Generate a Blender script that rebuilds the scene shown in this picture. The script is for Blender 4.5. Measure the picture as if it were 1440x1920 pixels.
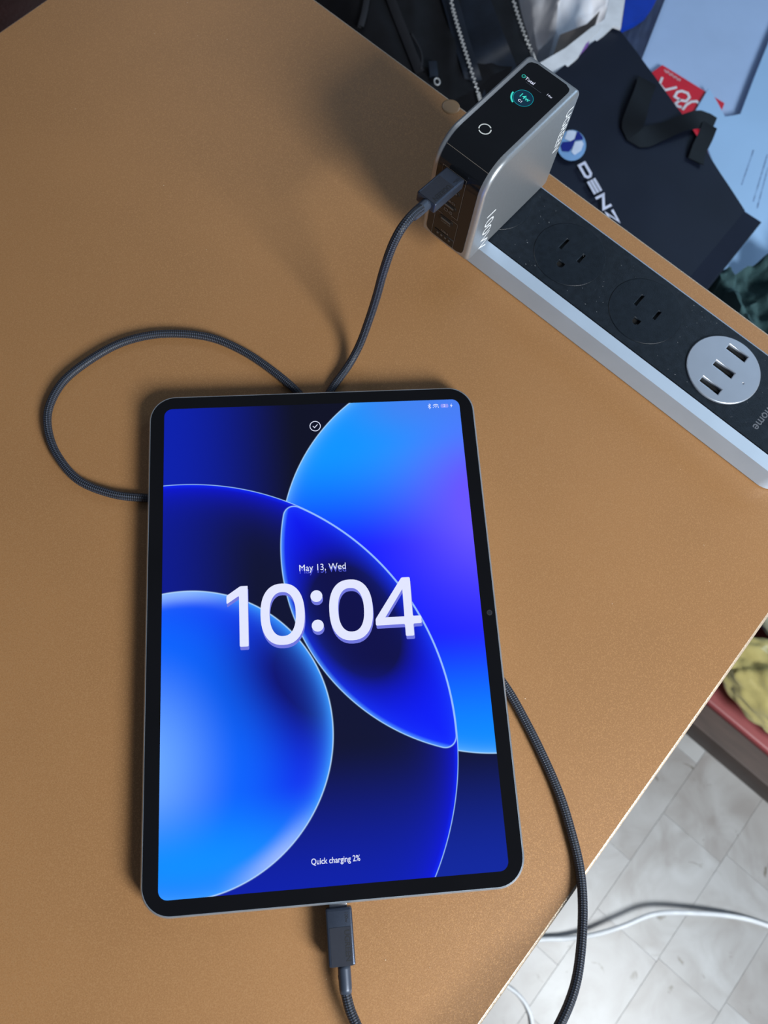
import bpy, bmesh, math, random
from mathutils import Vector, Matrix, noise
random.seed(7)
scene = bpy.context.scene
for o in list(bpy.data.objects): bpy.data.objects.remove(o)
COL = scene.collection
PI = math.pi

# ------------------------------------------------------------------ camera
CAM = Vector((-0.0009027, -0.0618846, 0.3951549))
FPX = 1466.27
RV = Vector((2.839588742881917, -0.08487471822593791, 0.11075712829576784))
RC = Matrix.Rotation(RV.length, 3, RV.normalized())          # rows: right, down, forward
cam = bpy.data.cameras.new('camera'); camo = bpy.data.objects.new('camera', cam); COL.objects.link(camo)
cam.sensor_fit = 'VERTICAL'; cam.sensor_height = 36.0; cam.sensor_width = 27.0
cam.lens = 36.0 * FPX / 1920.0
cam.clip_start = 0.01
camo.matrix_world = Matrix.Translation(CAM) @ Matrix((RC[0], -RC[1], -RC[2])).transposed().to_4x4()
cam.dof.use_dof = True; cam.dof.focus_distance = 0.385; cam.dof.aperture_fstop = 13.0
scene.camera = camo

# ------------------------------------------------------------------ world, windows, exposure
world = bpy.data.worlds.new('world'); scene.world = world; world.use_nodes = True
bg = world.node_tree.nodes['Background']
bg.inputs[0].default_value = (0.55, 0.68, 0.92, 1); bg.inputs[1].default_value = 0.11
def window_light(name, loc, target, sx, sy, power, col):
    l = bpy.data.lights.new(name, 'AREA'); l.shape = 'RECTANGLE'; l.size = sx; l.size_y = sy
    l.energy = power; l.color = col
    o = bpy.data.objects.new(name, l); COL.objects.link(o); o.location = loc
    o.rotation_euler = (Vector(target) - Vector(loc)).to_track_quat('-Z', 'Y').to_euler()
    return o
window_light('daylight_window', (0.66, -0.78, 0.70), (0.05, -0.10, 0.0), 0.40, 0.46, 28.5, (0.94, 0.98, 1.0))
window_light('daylight_window_side', (2.1, 1.45, 1.25), (0.45, 0.6, -0.3), 1.2, 1.4, 15.0, (0.50, 0.74, 1.0))
window_light('daylight_window_far', (-0.10, 2.45, 1.95), (0.05, 0.35, 0.0), 1.1, 0.9, 5.5, (0.90, 0.95, 1.0))
scene.view_settings.view_transform = 'Standard'
scene.view_settings.look = 'None'
scene.view_settings.exposure = 0.0
scene.view_settings.gamma = 1.0
scene.view_settings.use_curve_mapping = False

# ------------------------------------------------------------------ helpers
S2 = math.sqrt(0.5)
UV_ROT = -PI / 4                                             # desk axes: u along the back edge, v towards it
def uv(u, v, z=0.0): return Vector(((u + v) * S2, (v - u) * S2, z))
def ray(px, py):
    d = Vector(((px - 720) / FPX, (py - 960) / FPX, 1.0)); return RC.transposed() @ d
def P(px, py, z):                                            # point of a height seen at a place of the photograph
    d = ray(px, py); return CAM + d * ((z - CAM.z) / d.z)
def PP(px, py, p0, n):
    d = ray(px, py); return CAM + d * ((p0 - CAM).dot(n) / d.dot(n))
def lin(c):
    c = c / 255.0
    return c / 12.92 if c <= 0.04045 else ((c + 0.055) / 1.055) ** 2.4
def RGB(r, g, b): return (lin(r), lin(g), lin(b), 1.0)

def link(name, me, mat=None, parent=None, loc=None):
    o = bpy.data.objects.new(name, me); COL.objects.link(o)
    if mat is not None:
        me.materials.clear(); me.materials.append(mat)
    if parent is not None: o.parent = parent
    if loc is not None: o.location = loc
    return o
def tag(o, label=None, cat=None, group=None, kind=None):
    if label: o['label'] = label
    if cat: o['category'] = cat
    if group: o['group'] = group
    if kind: o['kind'] = kind
    return o
def thing(name, label, cat, loc=(0, 0, 0), rotz=0.0, group=None):
    o = bpy.data.objects.new(name, None); COL.objects.link(o); o.location = loc; o.rotation_euler = (0, 0, rotz)
    o.empty_display_size = 0.01
    return tag(o, label, cat, group)
def smooth(me, angle=None):
    for p in me.polygons: p.use_smooth = True
    if angle is not None:
        try: me.set_sharp_from_angle(angle=angle)
        except Exception: pass
    return me
def mesh(name, verts, faces, sm=False, angle=None):
    me = bpy.data.meshes.new(name); me.from_pydata([tuple(v) for v in verts], [], faces); me.update()
    if sm: smooth(me, angle)
    return me
def box_me(name, sx, sy, sz, c=(0, 0, 0), bev=0.0, seg=2):
    bm = bmesh.new(); bmesh.ops.create_cube(bm, size=1.0)
    for v in bm.verts: v.co = Vector((v.co.x * sx + c[0], v.co.y * sy + c[1], v.co.z * sz + c[2]))
    if bev > 0: bmesh.ops.bevel(bm, geom=list(bm.edges), offset=bev, segments=seg, affect='EDGES', profile=0.6)
    me = bpy.data.meshes.new(name); bm.to_mesh(me); bm.free()
    return smooth(me, 0.7) if bev > 0 else me
def rrect(w, h, r, n=8, cx=0.0, cy=0.0):
    pts = []
    for (sx, sy, a0) in ((1, 1, 0), (-1, 1, PI / 2), (-1, -1, PI), (1, -1, 1.5 * PI)):
        for i in range(n + 1):
            a = a0 + PI / 2 * i / n
            pts.append((cx + sx * (w / 2 - r) + r * math.cos(a), cy + sy * (h / 2 - r) + r * math.sin(a)))
    return pts
def loft_rr(name, w, h, r, levels, n=10):
    verts, faces = [], []
    for z, ins in levels:
        verts += [(x, y, z) for x, y in rrect(w - 2 * ins, h - 2 * ins, max(r - ins, 0.0004), n)]
    m = 4 * (n + 1)
    for k in range(len(levels) - 1):
        for i in range(m):
            j = (i + 1) % m
            faces.append((k * m + i, k * m + j, (k + 1) * m + j, (k + 1) * m + i))
    faces.append(tuple(reversed(range(m)))); faces.append(tuple(range((len(levels) - 1) * m, len(levels) * m)))
    me = mesh(name, verts, faces, True, 0.6)
    for p in me.polygons:
        if len(p.vertices) > 4: p.use_smooth = False
    return me
def circle(cx, cy, r, n=32, ry=None, a0=0.0, a1=2 * PI, full=True):
    k = n if full else n + 1
    return [(cx + r * math.cos(a0 + (a1 - a0) * i / n), cy + (ry or r) * math.sin(a0 + (a1 - a0) * i / n)) for i in range(k)]
def flat_me(name, loops, depth=0.0, bevel=0.0):              # filled outline with holes, optionally with thickness
    cu = bpy.data.curves.new(name, 'CURVE'); cu.dimensions = '2D'; cu.fill_mode = 'BOTH'
    cu.extrude = depth / 2; cu.bevel_depth = bevel; cu.bevel_resolution = 1
    for lp in loops:
        sp = cu.splines.new('POLY'); sp.points.add(len(lp) - 1); sp.use_cyclic_u = True
        for i, p in enumerate(lp): sp.points[i].co = (p[0], p[1], 0, 1)
    o = bpy.data.objects.new(name, cu); COL.objects.link(o)
    dg = bpy.context.evaluated_depsgraph_get(); dg.update()
    me = bpy.data.meshes.new_from_object(o.evaluated_get(dg)); me.name = name
    bpy.data.objects.remove(o); bpy.data.curves.remove(cu)
    return me
def text_me(name, s, size, align='CENTER', extrude=0.0, sx=1.0, bold=0.0, spacing=1.0):
    cu = bpy.data.curves.new(name, 'FONT'); cu.body = s; cu.size = size; cu.align_x = align; cu.align_y = 'CENTER'
    cu.extrude = extrude; cu.offset = bold; cu.space_character = spacing; cu.resolution_u = 4
    o = bpy.data.objects.new(name, cu); COL.objects.link(o)
    dg = bpy.context.evaluated_depsgraph_get(); dg.update()
    me = bpy.data.meshes.new_from_object(o.evaluated_get(dg)); me.name = name
    bpy.data.objects.remove(o); bpy.data.curves.remove(cu)
    if sx != 1.0:
        for v in me.vertices: v.co.x *= sx
    return me
def ribbon2d(pts, w, closed=False):
    n = len(pts); V = [Vector((p[0], p[1])) for p in pts]; L, Rr = [], []
    for i in range(n):
        a = V[i - 1] if (i > 0 or closed) else None
        b = V[(i + 1) % n] if (i < n - 1 or closed) else None
        t1 = (V[i] - a).normalized() if a is not None else None
        t2 = (b - V[i]).normalized() if b is not None else None
        t = (t1 if t2 is None else t2 if t1 is None else (t1 + t2))
        t = t.normalized() if t.length > 1e-9 else (t1 or t2)
        nn = Vector((-t.y, t.x)); k = 1.0
        if t1 is not None and t2 is not None: k = 1.0 / max(0.5, nn.dot(Vector((-t1.y, t1.x))))
        L.append(V[i] + nn * w / 2 * k); Rr.append(V[i] - nn * w / 2 * k)
    faces = [(i, (i + 1) % n, n + (i + 1) % n, n + i) for i in range(n if closed else n - 1)]
    return L + Rr, faces
def strokes_data(polys, w):
    vs, fs = [], []
    for p in polys:
        closed = len(p) > 3 and p[0] == p[-1]
        a, f = ribbon2d(p[:-1] if closed else p, w, closed)
        fs += [tuple(reversed([i + len(vs) for i in q])) for q in f]; vs += a
    return vs, fs
def strokes_me(name, polys, w, z=0.0):
    vs, fs = strokes_data(polys, w)
    return mesh(name, [(v.x, v.y, z) for v in vs], fs)
def catmull(pts, step):
    pts = [Vector(p) for p in pts]; out = []
    for i in range(len(pts) - 1):
        p0 = pts[max(i - 1, 0)]; p1 = pts[i]; p2 = pts[i + 1]; p3 = pts[min(i + 2, len(pts) - 1)]
        n = max(2, int((p2 - p1).length / step))
        for k in range(n):
            t = k / n
            out.append(0.5 * ((2 * p1) + (p2 - p0) * t + (2 * p0 - 5 * p1 + 4 * p2 - p3) * t * t + (3 * p1 - p0 - 3 * p2 + p3) * t ** 3))
    out.append(pts[-1]); return out
def tube_me(name, path, r, seg=14, flat=1.0):
    n = len(path); verts, faces, uvs = [], [], []
    nrm = Vector((0, 0, 1)); s = 0.0
    for i, p in enumerate(path):
        t = (path[min(i + 1, n - 1)] - path[max(i - 1, 0)]).normalized()
        nrm = nrm - t * nrm.dot(t)
        if nrm.length < 1e-6: nrm = t.orthogonal()
        nrm.normalize(); b = t.cross(nrm)
        if i: s += (p - path[i - 1]).length
        rr = r[i] if isinstance(r, list) else r
        for k in range(seg):
            a = 2 * PI * k / seg
            verts.append(p + (b * math.cos(a) + nrm * math.sin(a) * flat) * rr); uvs.append((s, k / seg))
    for i in range(n - 1):
        for k in range(seg):
            k2 = (k + 1) % seg
            faces.append((i * seg + k, i * seg + k2, (i + 1) * seg + k2, (i + 1) * seg + k))
    faces.append(tuple(reversed(range(seg)))); faces.append(tuple(range((n - 1) * seg, n * seg)))
    me = mesh(name, verts, faces, True)
    ul = me.uv_layers.new(name='UVMap')
    for p in me.polygons:
        big = len(p.vertices) == 4 and max(uvs[v][1] for v in p.vertices) - min(uvs[v][1] for v in p.vertices) > 0.5
        for li in p.loop_indices:
            u, v = uvs[me.loops[li].vertex_index]
            if big and v < 0.25: v += 1.0
            ul.data[li].uv = (u, v)
    return me
def slab_me(name, c, nu, nv, disp, depth, sm=True):          # soft or stiff body: displaced top face, sides and underside
    a, b, cc, d = [Vector(x) for x in c]
    n = (b - a).cross(d - a).normalized()
    if n.z < 0: n = -n
    top, bot = [], []
    for j in range(nv + 1):
        t = j / nv
        for i in range(nu + 1):
            s = i / nu
            q = (a * (1 - s) + b * s) * (1 - t) + (d * (1 - s) + cc * s) * t
            top.append(q + n * disp(s, t)); bot.append(Vector((q.x, q.y, q.z)) - n * depth)
    m = (nu + 1) * (nv + 1); idx = lambda i, j: j * (nu + 1) + i
    faces = []
    for j in range(nv):
        for i in range(nu):
            f = (idx(i, j), idx(i + 1, j), idx(i + 1, j + 1), idx(i, j + 1)); faces.append(f)
            faces.append(tuple(m + k for k in reversed(f)))
    rim = [idx(i, 0) for i in range(nu)] + [idx(nu, j) for j in range(nv)] + [idx(i, nv) for i in range(nu, 0, -1)] + [idx(0, j) for j in range(nv, 0, -1)]
    for k in range(len(rim)):
        p, q = rim[k], rim[(k + 1) % len(rim)]; faces.append((q, p, m + p, m + q))
    me = mesh(name, top + bot, faces)
    bm = bmesh.new(); bm.from_mesh(me); bmesh.ops.recalc_face_normals(bm, faces=bm.faces); bm.to_mesh(me); bm.free()
    return smooth(me, 0.9) if sm else me
def prism_me(name, pts, depth, bev=0.0):                     # polygon of 3-D points with thickness straight down
    bm = bmesh.new(); vs = [bm.verts.new(p) for p in pts]; f = bm.faces.new(vs)
    if f.normal.z < 0 or True:
        f.normal_update()
        if f.normal.z < 0: f.normal_flip()
    ex = bmesh.ops.extrude_face_region(bm, geom=[f])
    for e in ex['geom']:
        if isinstance(e, bmesh.types.BMVert): e.co.z -= depth
    bmesh.ops.recalc_face_normals(bm, faces=bm.faces)
    if bev > 0: bmesh.ops.bevel(bm, geom=list(bm.edges), offset=bev, segments=2, affect='EDGES')
    me = bpy.data.meshes.new(name); bm.to_mesh(me); bm.free()
    return smooth(me, 0.6) if bev > 0 else me
def print_me(name, polys, w, p0, n, lift):                   # flat print: strokes of the photograph laid on a real face
    vs, fs = strokes_data(polys, w)
    return mesh(name, [PP(v.x, v.y, p0, n) + n * lift for v in vs], fs)
def print_poly_me(name, loops, p0, n, lift):
    vs, fs = [], []
    for lp in loops:
        fs.append(tuple(range(len(vs), len(vs) + len(lp)))); vs += [PP(x, y, p0, n) + n * lift for x, y in lp]
    return mesh(name, vs, fs)
def fbm(x, y, z=0.0, o=4): return noise.fractal(Vector((x, y, z)), 1.0, 2.0, o)
def ridge(x, y, z=0.0): return 1.0 - abs(noise.noise(Vector((x, y, z)))) * 2.0

# ------------------------------------------------------------------ materials
def new_mat(name):
    m = bpy.data.materials.new(name); m.use_nodes = True
    return m, m.node_tree.nodes, m.node_tree.links, m.node_tree.nodes['Principled BSDF']
def set_in(b, k, v):
    if k in b.inputs: b.inputs[k].default_value = v
def mat(name, col, rough=0.5, metal=0.0, var=0.12, scale=40.0, bump=0.0, bscale=None, spec=0.5, coat=0.0, sheen=0.0, emit=None, es=0.0, stretch=None, trans=0.0, alpha=1.0):
    m, N, L, b = new_mat(name)
    set_in(b, 'Roughness', rough); set_in(b, 'Metallic', metal); set_in(b, 'Specular IOR Level', spec); set_in(b, 'Coat Weight', coat); set_in(b, 'Coat Roughness', 0.08)
    set_in(b, 'Sheen Weight', sheen); set_in(b, 'Transmission Weight', trans); set_in(b, 'Alpha', alpha)
    tc = N.new('ShaderNodeTexCoord'); mp = N.new('ShaderNodeMapping'); L.new(tc.outputs['Object'], mp.inputs[0])
    if stretch: mp.inputs['Scale'].default_value = stretch
    nz = N.new('ShaderNodeTexNoise'); nz.inputs['Scale'].default_value = scale; nz.inputs['Detail'].default_value = 4; L.new(mp.outputs[0], nz.inputs['Vector'])
    cr = N.new('ShaderNodeValToRGB'); cr.color_ramp.elements[0].position = 0.3; cr.color_ramp.elements[1].position = 0.7
    cr.color_ramp.elements[0].color = [c * (1 - var) for c in col[:3]] + [1]; cr.color_ramp.elements[1].color = [min(1, c * (1 + var)) for c in col[:3]] + [1]
    L.new(nz.outputs[0], cr.inputs[0]); L.new(cr.outputs[0], b.inputs['Base Color'])
    if bump > 0:
        n2 = N.new('ShaderNodeTexNoise'); n2.inputs['Scale'].default_value = bscale or scale * 3; n2.inputs['Detail'].default_value = 3; L.new(mp.outputs[0], n2.inputs['Vector'])
        bp = N.new('ShaderNodeBump'); bp.inputs['Strength'].default_value = bump; bp.inputs['Distance'].default_value = 0.002
        L.new(n2.outputs[0], bp.inputs['Height']); L.new(bp.outputs[0], b.inputs['Normal'])
    if emit: set_in(b, 'Emission Color', emit); set_in(b, 'Emission Strength', es)
    return m
def lit(name, col, es=1.0):                                  # pixels of a display behind glass
    m, N, L, b = new_mat(name)
    set_in(b, 'Base Color', (0.004, 0.004, 0.005, 1)); set_in(b, 'Roughness', 0.06); set_in(b, 'Emission Color', col); set_in(b, 'Emission Strength', es)
    nz = N.new('ShaderNodeTexNoise'); nz.inputs['Scale'].default_value = 900
    mr = N.new('ShaderNodeMapRange'); mr.inputs['To Min'].default_value = es * 0.97; mr.inputs['To Max'].default_value = es * 1.03
    L.new(nz.outputs[0], mr.inputs['Value']); L.new(mr.outputs[0], b.inputs['Emission Strength'])
    return m

class X:                                                     # arithmetic on node sockets
    nt = None
    def __init__(s, v): s.v = v
    @staticmethod
    def op(o, a, b=None, c=None, clamp=False):
        n = X.nt.nodes.new('ShaderNodeMath'); n.operation = o; n.use_clamp = clamp
        for i, q in enumerate((a, b, c)):
            if q is None: continue
            q = q.v if isinstance(q, X) else q
            if isinstance(q, (int, float)): n.inputs[i].default_value = q
            else: X.nt.links.new(q, n.inputs[i])
        return X(n.outputs[0])
    def __add__(s, o): return X.op('ADD', s, o)
    __radd__ = __add__
    def __sub__(s, o): return X.op('SUBTRACT', s, o)
    def __rsub__(s, o): return X.op('SUBTRACT', o, s)
    def __mul__(s, o): return X.op('MULTIPLY', s, o)
    __rmul__ = __mul__
    def __truediv__(s, o): return X.op('DIVIDE', s, o)
    def __neg__(s): return X.op('MULTIPLY', s, -1.0)
def xsqrt(a): return X.op('SQRT', a)
def xexp(a): return X.op('EXPONENT', a)
def xclamp(a): return X.op('ADD', a, 0.0, clamp=True)
def xmin(a, b): return X.op('MINIMUM', a, b)
def xmax(a, b): return X.op('MAXIMUM', a, b)
def xabs(a): return X.op('ABSOLUTE', a)
def step(a, w=0.15): return xclamp((a / w) + 0.5)
def ramp(a, lo, hi):
    n = X.nt.nodes.new('ShaderNodeMapRange'); n.interpolation_type = 'SMOOTHSTEP'
    n.inputs['From Min'].default_value = lo; n.inputs['From Max'].default_value = hi
    X.nt.links.new(a.v, n.inputs['Value']); return X(n.outputs[0])
def cmix(a, b, f):
    n = X.nt.nodes.new('ShaderNodeMix'); n.data_type = 'RGBA'; n.clamp_factor = True
    if isinstance(f, X): X.nt.links.new(f.v, n.inputs[0])
    else: n.inputs[0].default_value = f
    for i, q in ((6, a), (7, b)):
        if isinstance(q, tuple): n.inputs[i].default_value = q
        else: X.nt.links.new(q, n.inputs[i])
    return n.outputs[2]

def desk_material():
    m, N, L, b = new_mat('bronze_metallic_laminate')
    tc = N.new('ShaderNodeTexCoord')
    n1 = N.new('ShaderNodeTexNoise'); n1.inputs['Scale'].default_value = 1700; n1.inputs['Detail'].default_value = 2; L.new(tc.outputs['Object'], n1.inputs['Vector'])
    n2 = N.new('ShaderNodeTexNoise'); n2.inputs['Scale'].default_value = 9; n2.inputs['Detail'].default_value = 3; L.new(tc.outputs['Object'], n2.inputs['Vector'])
    cr = N.new('ShaderNodeValToRGB'); e = cr.color_ramp.elements
    e[0].position = 0.25; e[0].color = (0.282, 0.140, 0.053, 1); e[1].position = 0.72; e[1].color = (0.372, 0.190, 0.077, 1)
    L.new(n1.outputs[0], cr.inputs[0])
    mx = N.new('ShaderNodeMix'); mx.data_type = 'RGBA'; mx.blend_type = 'MULTIPLY'; mx.inputs[0].default_value = 1.0
    cr2 = N.new('ShaderNodeValToRGB'); cr2.color_ramp.elements[0].position = 0.3; cr2.color_ramp.elements[1].position = 0.7
    cr2.color_ramp.elements[0].color = (0.93, 0.93, 0.93, 1); cr2.color_ramp.elements[1].color = (1.05, 1.04, 1.02, 1)
    L.new(n2.outputs[0], cr2.inputs[0]); L.new(cr.outputs[0], mx.inputs[6]); L.new(cr2.outputs[0], mx.inputs[7]); vo = N.new('ShaderNodeTexVoronoi'); vo.inputs['Scale'].default_value = 2200; L.new(tc.outputs['Object'], vo.inputs['Vector'])
    sep = N.new('ShaderNodeSeparateColor'); L.new(vo.outputs['Color'], sep.inputs[0])
    bp = N.new('ShaderNodeBump'); bp.inputs['Strength'].default_value = 0.2; bp.inputs['Distance'].default_value = 0.0003
    L.new(sep.outputs[0], bp.inputs['Height']); L.new(bp.outputs[0], b.inputs['Normal'])
    gt = N.new('ShaderNodeMath'); gt.operation = 'GREATER_THAN'; gt.inputs[1].default_value = 0.8; L.new(sep.outputs[1], gt.inputs[0])
    mr = N.new('ShaderNodeMapRange'); mr.inputs['To Min'].default_value = 0.05; mr.inputs['To Max'].default_value = 0.22; L.new(gt.outputs[0], mr.inputs['Value'])
    fl = N.new('ShaderNodeMix'); fl.data_type = 'RGBA'; L.new(gt.outputs[0], fl.inputs[0]); L.new(mx.outputs[2], fl.inputs[6]); fl.inputs[7].default_value = (0.402, 0.211, 0.088, 1); L.new(fl.outputs[2], b.inputs['Base Color'])
    L.new(mr.outputs[0], b.inputs['Metallic'])
    set_in(b, 'Roughness', 0.42); set_in(b, 'Specular IOR Level', 0.45)
    return m
def marble_material():
    m, N, L, b = new_mat('cream_marble')
    tc = N.new('ShaderNodeTexCoord'); oi = N.new('ShaderNodeObjectInfo'); ad = N.new('ShaderNodeVectorMath'); ad.operation = 'ADD'
    cb = N.new('ShaderNodeCombineXYZ'); mu = N.new('ShaderNodeMath'); mu.operation = 'MULTIPLY'; mu.inputs[1].default_value = 9.0
    L.new(oi.outputs['Random'], mu.inputs[0]); L.new(mu.outputs[0], cb.inputs[0]); L.new(mu.outputs[0], cb.inputs[1])
    L.new(tc.outputs['Object'], ad.inputs[0]); L.new(cb.outputs[0], ad.inputs[1])
    n1 = N.new('ShaderNodeTexNoise'); n1.inputs['Scale'].default_value = 14; n1.inputs['Detail'].default_value = 6; n1.inputs['Distortion'].default_value = 1.2; L.new(ad.outputs[0], n1.inputs['Vector'])
    cr = N.new('ShaderNodeValToRGB'); e = cr.color_ramp.elements
    e[0].position = 0.3; e[0].color = RGB(150, 147, 145); e[1].position = 0.7; e[1].color = RGB(180, 182, 183)
    L.new(n1.outputs[0], cr.inputs[0])
    n2 = N.new('ShaderNodeTexNoise'); n2.inputs['Scale'].default_value = 40; n2.inputs['Detail'].default_value = 4; n2.inputs['Distortion'].default_value = 0.6; L.new(ad.outputs[0], n2.inputs['Vector'])
    sp = N.new('ShaderNodeMapRange'); sp.inputs['From Min'].default_value = 0.665; sp.inputs['From Max'].default_value = 0.72; L.new(n2.outputs[0], sp.inputs['Value'])
    mx = N.new('ShaderNodeMix'); mx.data_type = 'RGBA'; L.new(sp.outputs[0], mx.inputs[0]); L.new(cr.outputs[0], mx.inputs[6]); mx.inputs[7].default_value = RGB(120, 116, 108)
    tint = N.new('ShaderNodeValToRGB'); t = tint.color_ramp.elements; t[0].color = (0.88, 0.855, 0.84, 1); t[1].color = (1.0, 1.0, 1.0, 1); L.new(oi.outputs['Random'], tint.inputs[0])
    m2 = N.new('ShaderNodeMix'); m2.data_type = 'RGBA'; m2.blend_type = 'MULTIPLY'; m2.inputs[0].default_value = 1.0
    L.new(mx.outputs[2], m2.inputs[6]); L.new(tint.outputs[0], m2.inputs[7]); L.new(m2.outputs[2], b.inputs['Base Color'])
    set_in(b, 'Roughness', 0.35)
    return m
def braid_material():
    m, N, L, b = new_mat('black_braided_nylon'); X.nt = m.node_tree
    u = N.new('ShaderNodeUVMap'); sx = N.new('ShaderNodeSeparateXYZ'); L.new(u.outputs[0], sx.inputs[0])
    a = X(sx.outputs[0]) * (2 * PI / 0.0021); c = X(sx.outputs[1]) * (2 * PI * 5)
    w = X.op('SINE', a + c) * X.op('SINE', a - c)
    wv = xclamp(w * 1.3 + 0.35)
    fine = X.op('SINE', (a + c) * 4.0) * 0.25 + 0.75
    L.new(cmix((0.003, 0.004, 0.008, 1), (0.046, 0.062, 0.10, 1), wv * fine * 0.9), b.inputs['Base Color'])
    bp = N.new('ShaderNodeBump'); bp.inputs['Strength'].default_value = 0.7; bp.inputs['Distance'].default_value = 0.0003
    L.new(wv.v, bp.inputs['Height']); L.new(bp.outputs[0], b.inputs['Normal'])
    set_in(b, 'Roughness', 0.5); set_in(b, 'Sheen Weight', 0.05)
    return m
def wallpaper_material():
    m, N, L, b = new_mat('tablet_wallpaper'); X.nt = m.node_tree
    tc = N.new('ShaderNodeTexCoord'); sp = N.new('ShaderNodeSeparateXYZ'); L.new(tc.outputs['Object'], sp.inputs[0])
    x = X(sp.outputs[0]) * 1000.0; y = X(sp.outputs[1]) * 1000.0
    def dist(cx, cy, sx=1.0, sy=1.0):
        dx = (x - cx) * sx; dy = (y - cy) * sy
        return xsqrt(dx * dx + dy * dy)
    def blob(cx, cy, r, sx=1.0, sy=1.0):
        d = dist(cx, cy, sx, sy) / r
        return xexp(-(d * d))
    dL = dist(-70.3, -55.3) - 130.8; dR = dist(83.4, 36.8) - 103.5; dS = dist(-67.7, -49.6) - 69.4
    # ground behind the discs
    col = cmix(RGB(3, 5, 30), RGB(0, 26, 170), ramp(-x, 8.0, 80.0))
    col = cmix(col, RGB(4, 34, 158), ramp(-y, 55.0, 122.0))
    # right disc
    r = cmix(RGB(0, 24, 255), RGB(0, 148, 255), ramp(y, 35.0, 92.0))
    r = cmix(r, RGB(62, 132, 240), ramp(y, 92.0, 118.0) * ramp(x, 5.0, 50.0) * 0.9)
    r = cmix(r, RGB(104, 84, 255), blob(88, 58, 38, 1.0, 0.85) * 1.15)
    r = cmix(r, RGB(0, 140, 255), ramp(-y, 5.0, 66.0))
    r = cmix(r, RGB(120, 200, 255), xexp(dR / 2.2) * 0.55)
    col = cmix(col, r, step(-dR))
    col = cmix(col, RGB(175, 215, 255), xexp(-(dR * dR) / 0.071) * 0.9 * step(dL, 0.3))
    # left disc (dark body, blue rim light)
    l = cmix(RGB(4, 8, 46), RGB(0, 18, 140), ramp(-x, 30.0, 84.0))
    l = cmix(l, RGB(0, 26, 170), ramp(-y, 55.0, 125.0))
    l = cmix(l, RGB(0, 10, 235), xexp(dL / 7.0) * 0.85)
    l = cmix(l, RGB(0, 40, 255), ramp(dL, -2.6, 0.0) * 0.55)
    # lens where both discs overlap, with rounded tips
    k = 7.0
    aL = xmax(dL + 0.4 + k, 0.0); aR = xmax(dR + k, 0.0)
    dO = xmin(xmax(dL + 0.4 + k, dR + k), 0.0) + xsqrt(aL * aL + aR * aR) - k
    o = cmix(RGB(2, 2, 70), RGB(0, 10, 250), xclamp(1.0 - xclamp(blob(8, 10, 30, 1.15, 0.95) * 1.1 + blob(26, -14, 27, 1.2, 0.95) * 0.8) * 1.2))
    o = cmix(o, RGB(0, 30, 255), ramp(-y, 18.0, 60.0) * 0.6)
    o = cmix(o, RGB(20, 60, 255), xexp(dO / 4.0) * 0.7)
    o = cmix(o, RGB(90, 170, 255), ramp(dR, -2.4, 0.0) * 0.6)
    l = cmix(l, o, step(-dO))
    l = cmix(l, RGB(165, 210, 255), xexp(-(dO * dO) / 0.071) * 0.9)
    col = cmix(col, l, step(-dL))
    col = cmix(col, RGB(165, 210, 255), xexp(-(dL * dL) / 0.043) * 0.85)
    # front disc, lower left
    ds = dist(-88, -62, 1.0, 0.8)
    s = cmix(RGB(108, 170, 255), RGB(0, 100, 255), ramp(ds, 0.0, 48.0))
    s = cmix(s, RGB(0, 30, 245), ramp(ds, 42.0, 84.0))
    s = cmix(s, RGB(0, 0, 105), xclamp(blob(-14, -17, 30, 1.0, 1.1) + blob(-2, -42, 22, 1.0, 0.9) * 0.6) * 1.05)
    s = cmix(s, RGB(0, 145, 255), ramp(-y, 72.0, 108.0))
    s = cmix(s, RGB(30, 80, 255), xexp(dS / 7.0) * 0.55)
    s = cmix(s, RGB(60, 160, 255), xexp(dS / 3.2) * 0.9)
    s = cmix(s, RGB(165, 190, 255), ramp(dS, -10.0, 0.0) * ramp(-y, 80.0, 108.0) * ramp(x, -55.0, -20.0) * 0.9)
    s = cmix(s, RGB(170, 205, 255), ramp(dS, -9.0, 0.0) * ramp(y, 0.0, 18.0) * ramp(-x, 35.0, 70.0) * 0.6)
    col = cmix(col, s, step(-dS))
    col = cmix(col, RGB(185, 220, 255), xexp(-(dS * dS) / 0.087) * 0.85)
    L.new(col, b.inputs['Emission Color']); set_in(b, 'Emission Strength', 1.0)
    set_in(b, 'Base Color', (0.003, 0.003, 0.004, 1)); set_in(b, 'Roughness', 0.05)
    return m

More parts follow.
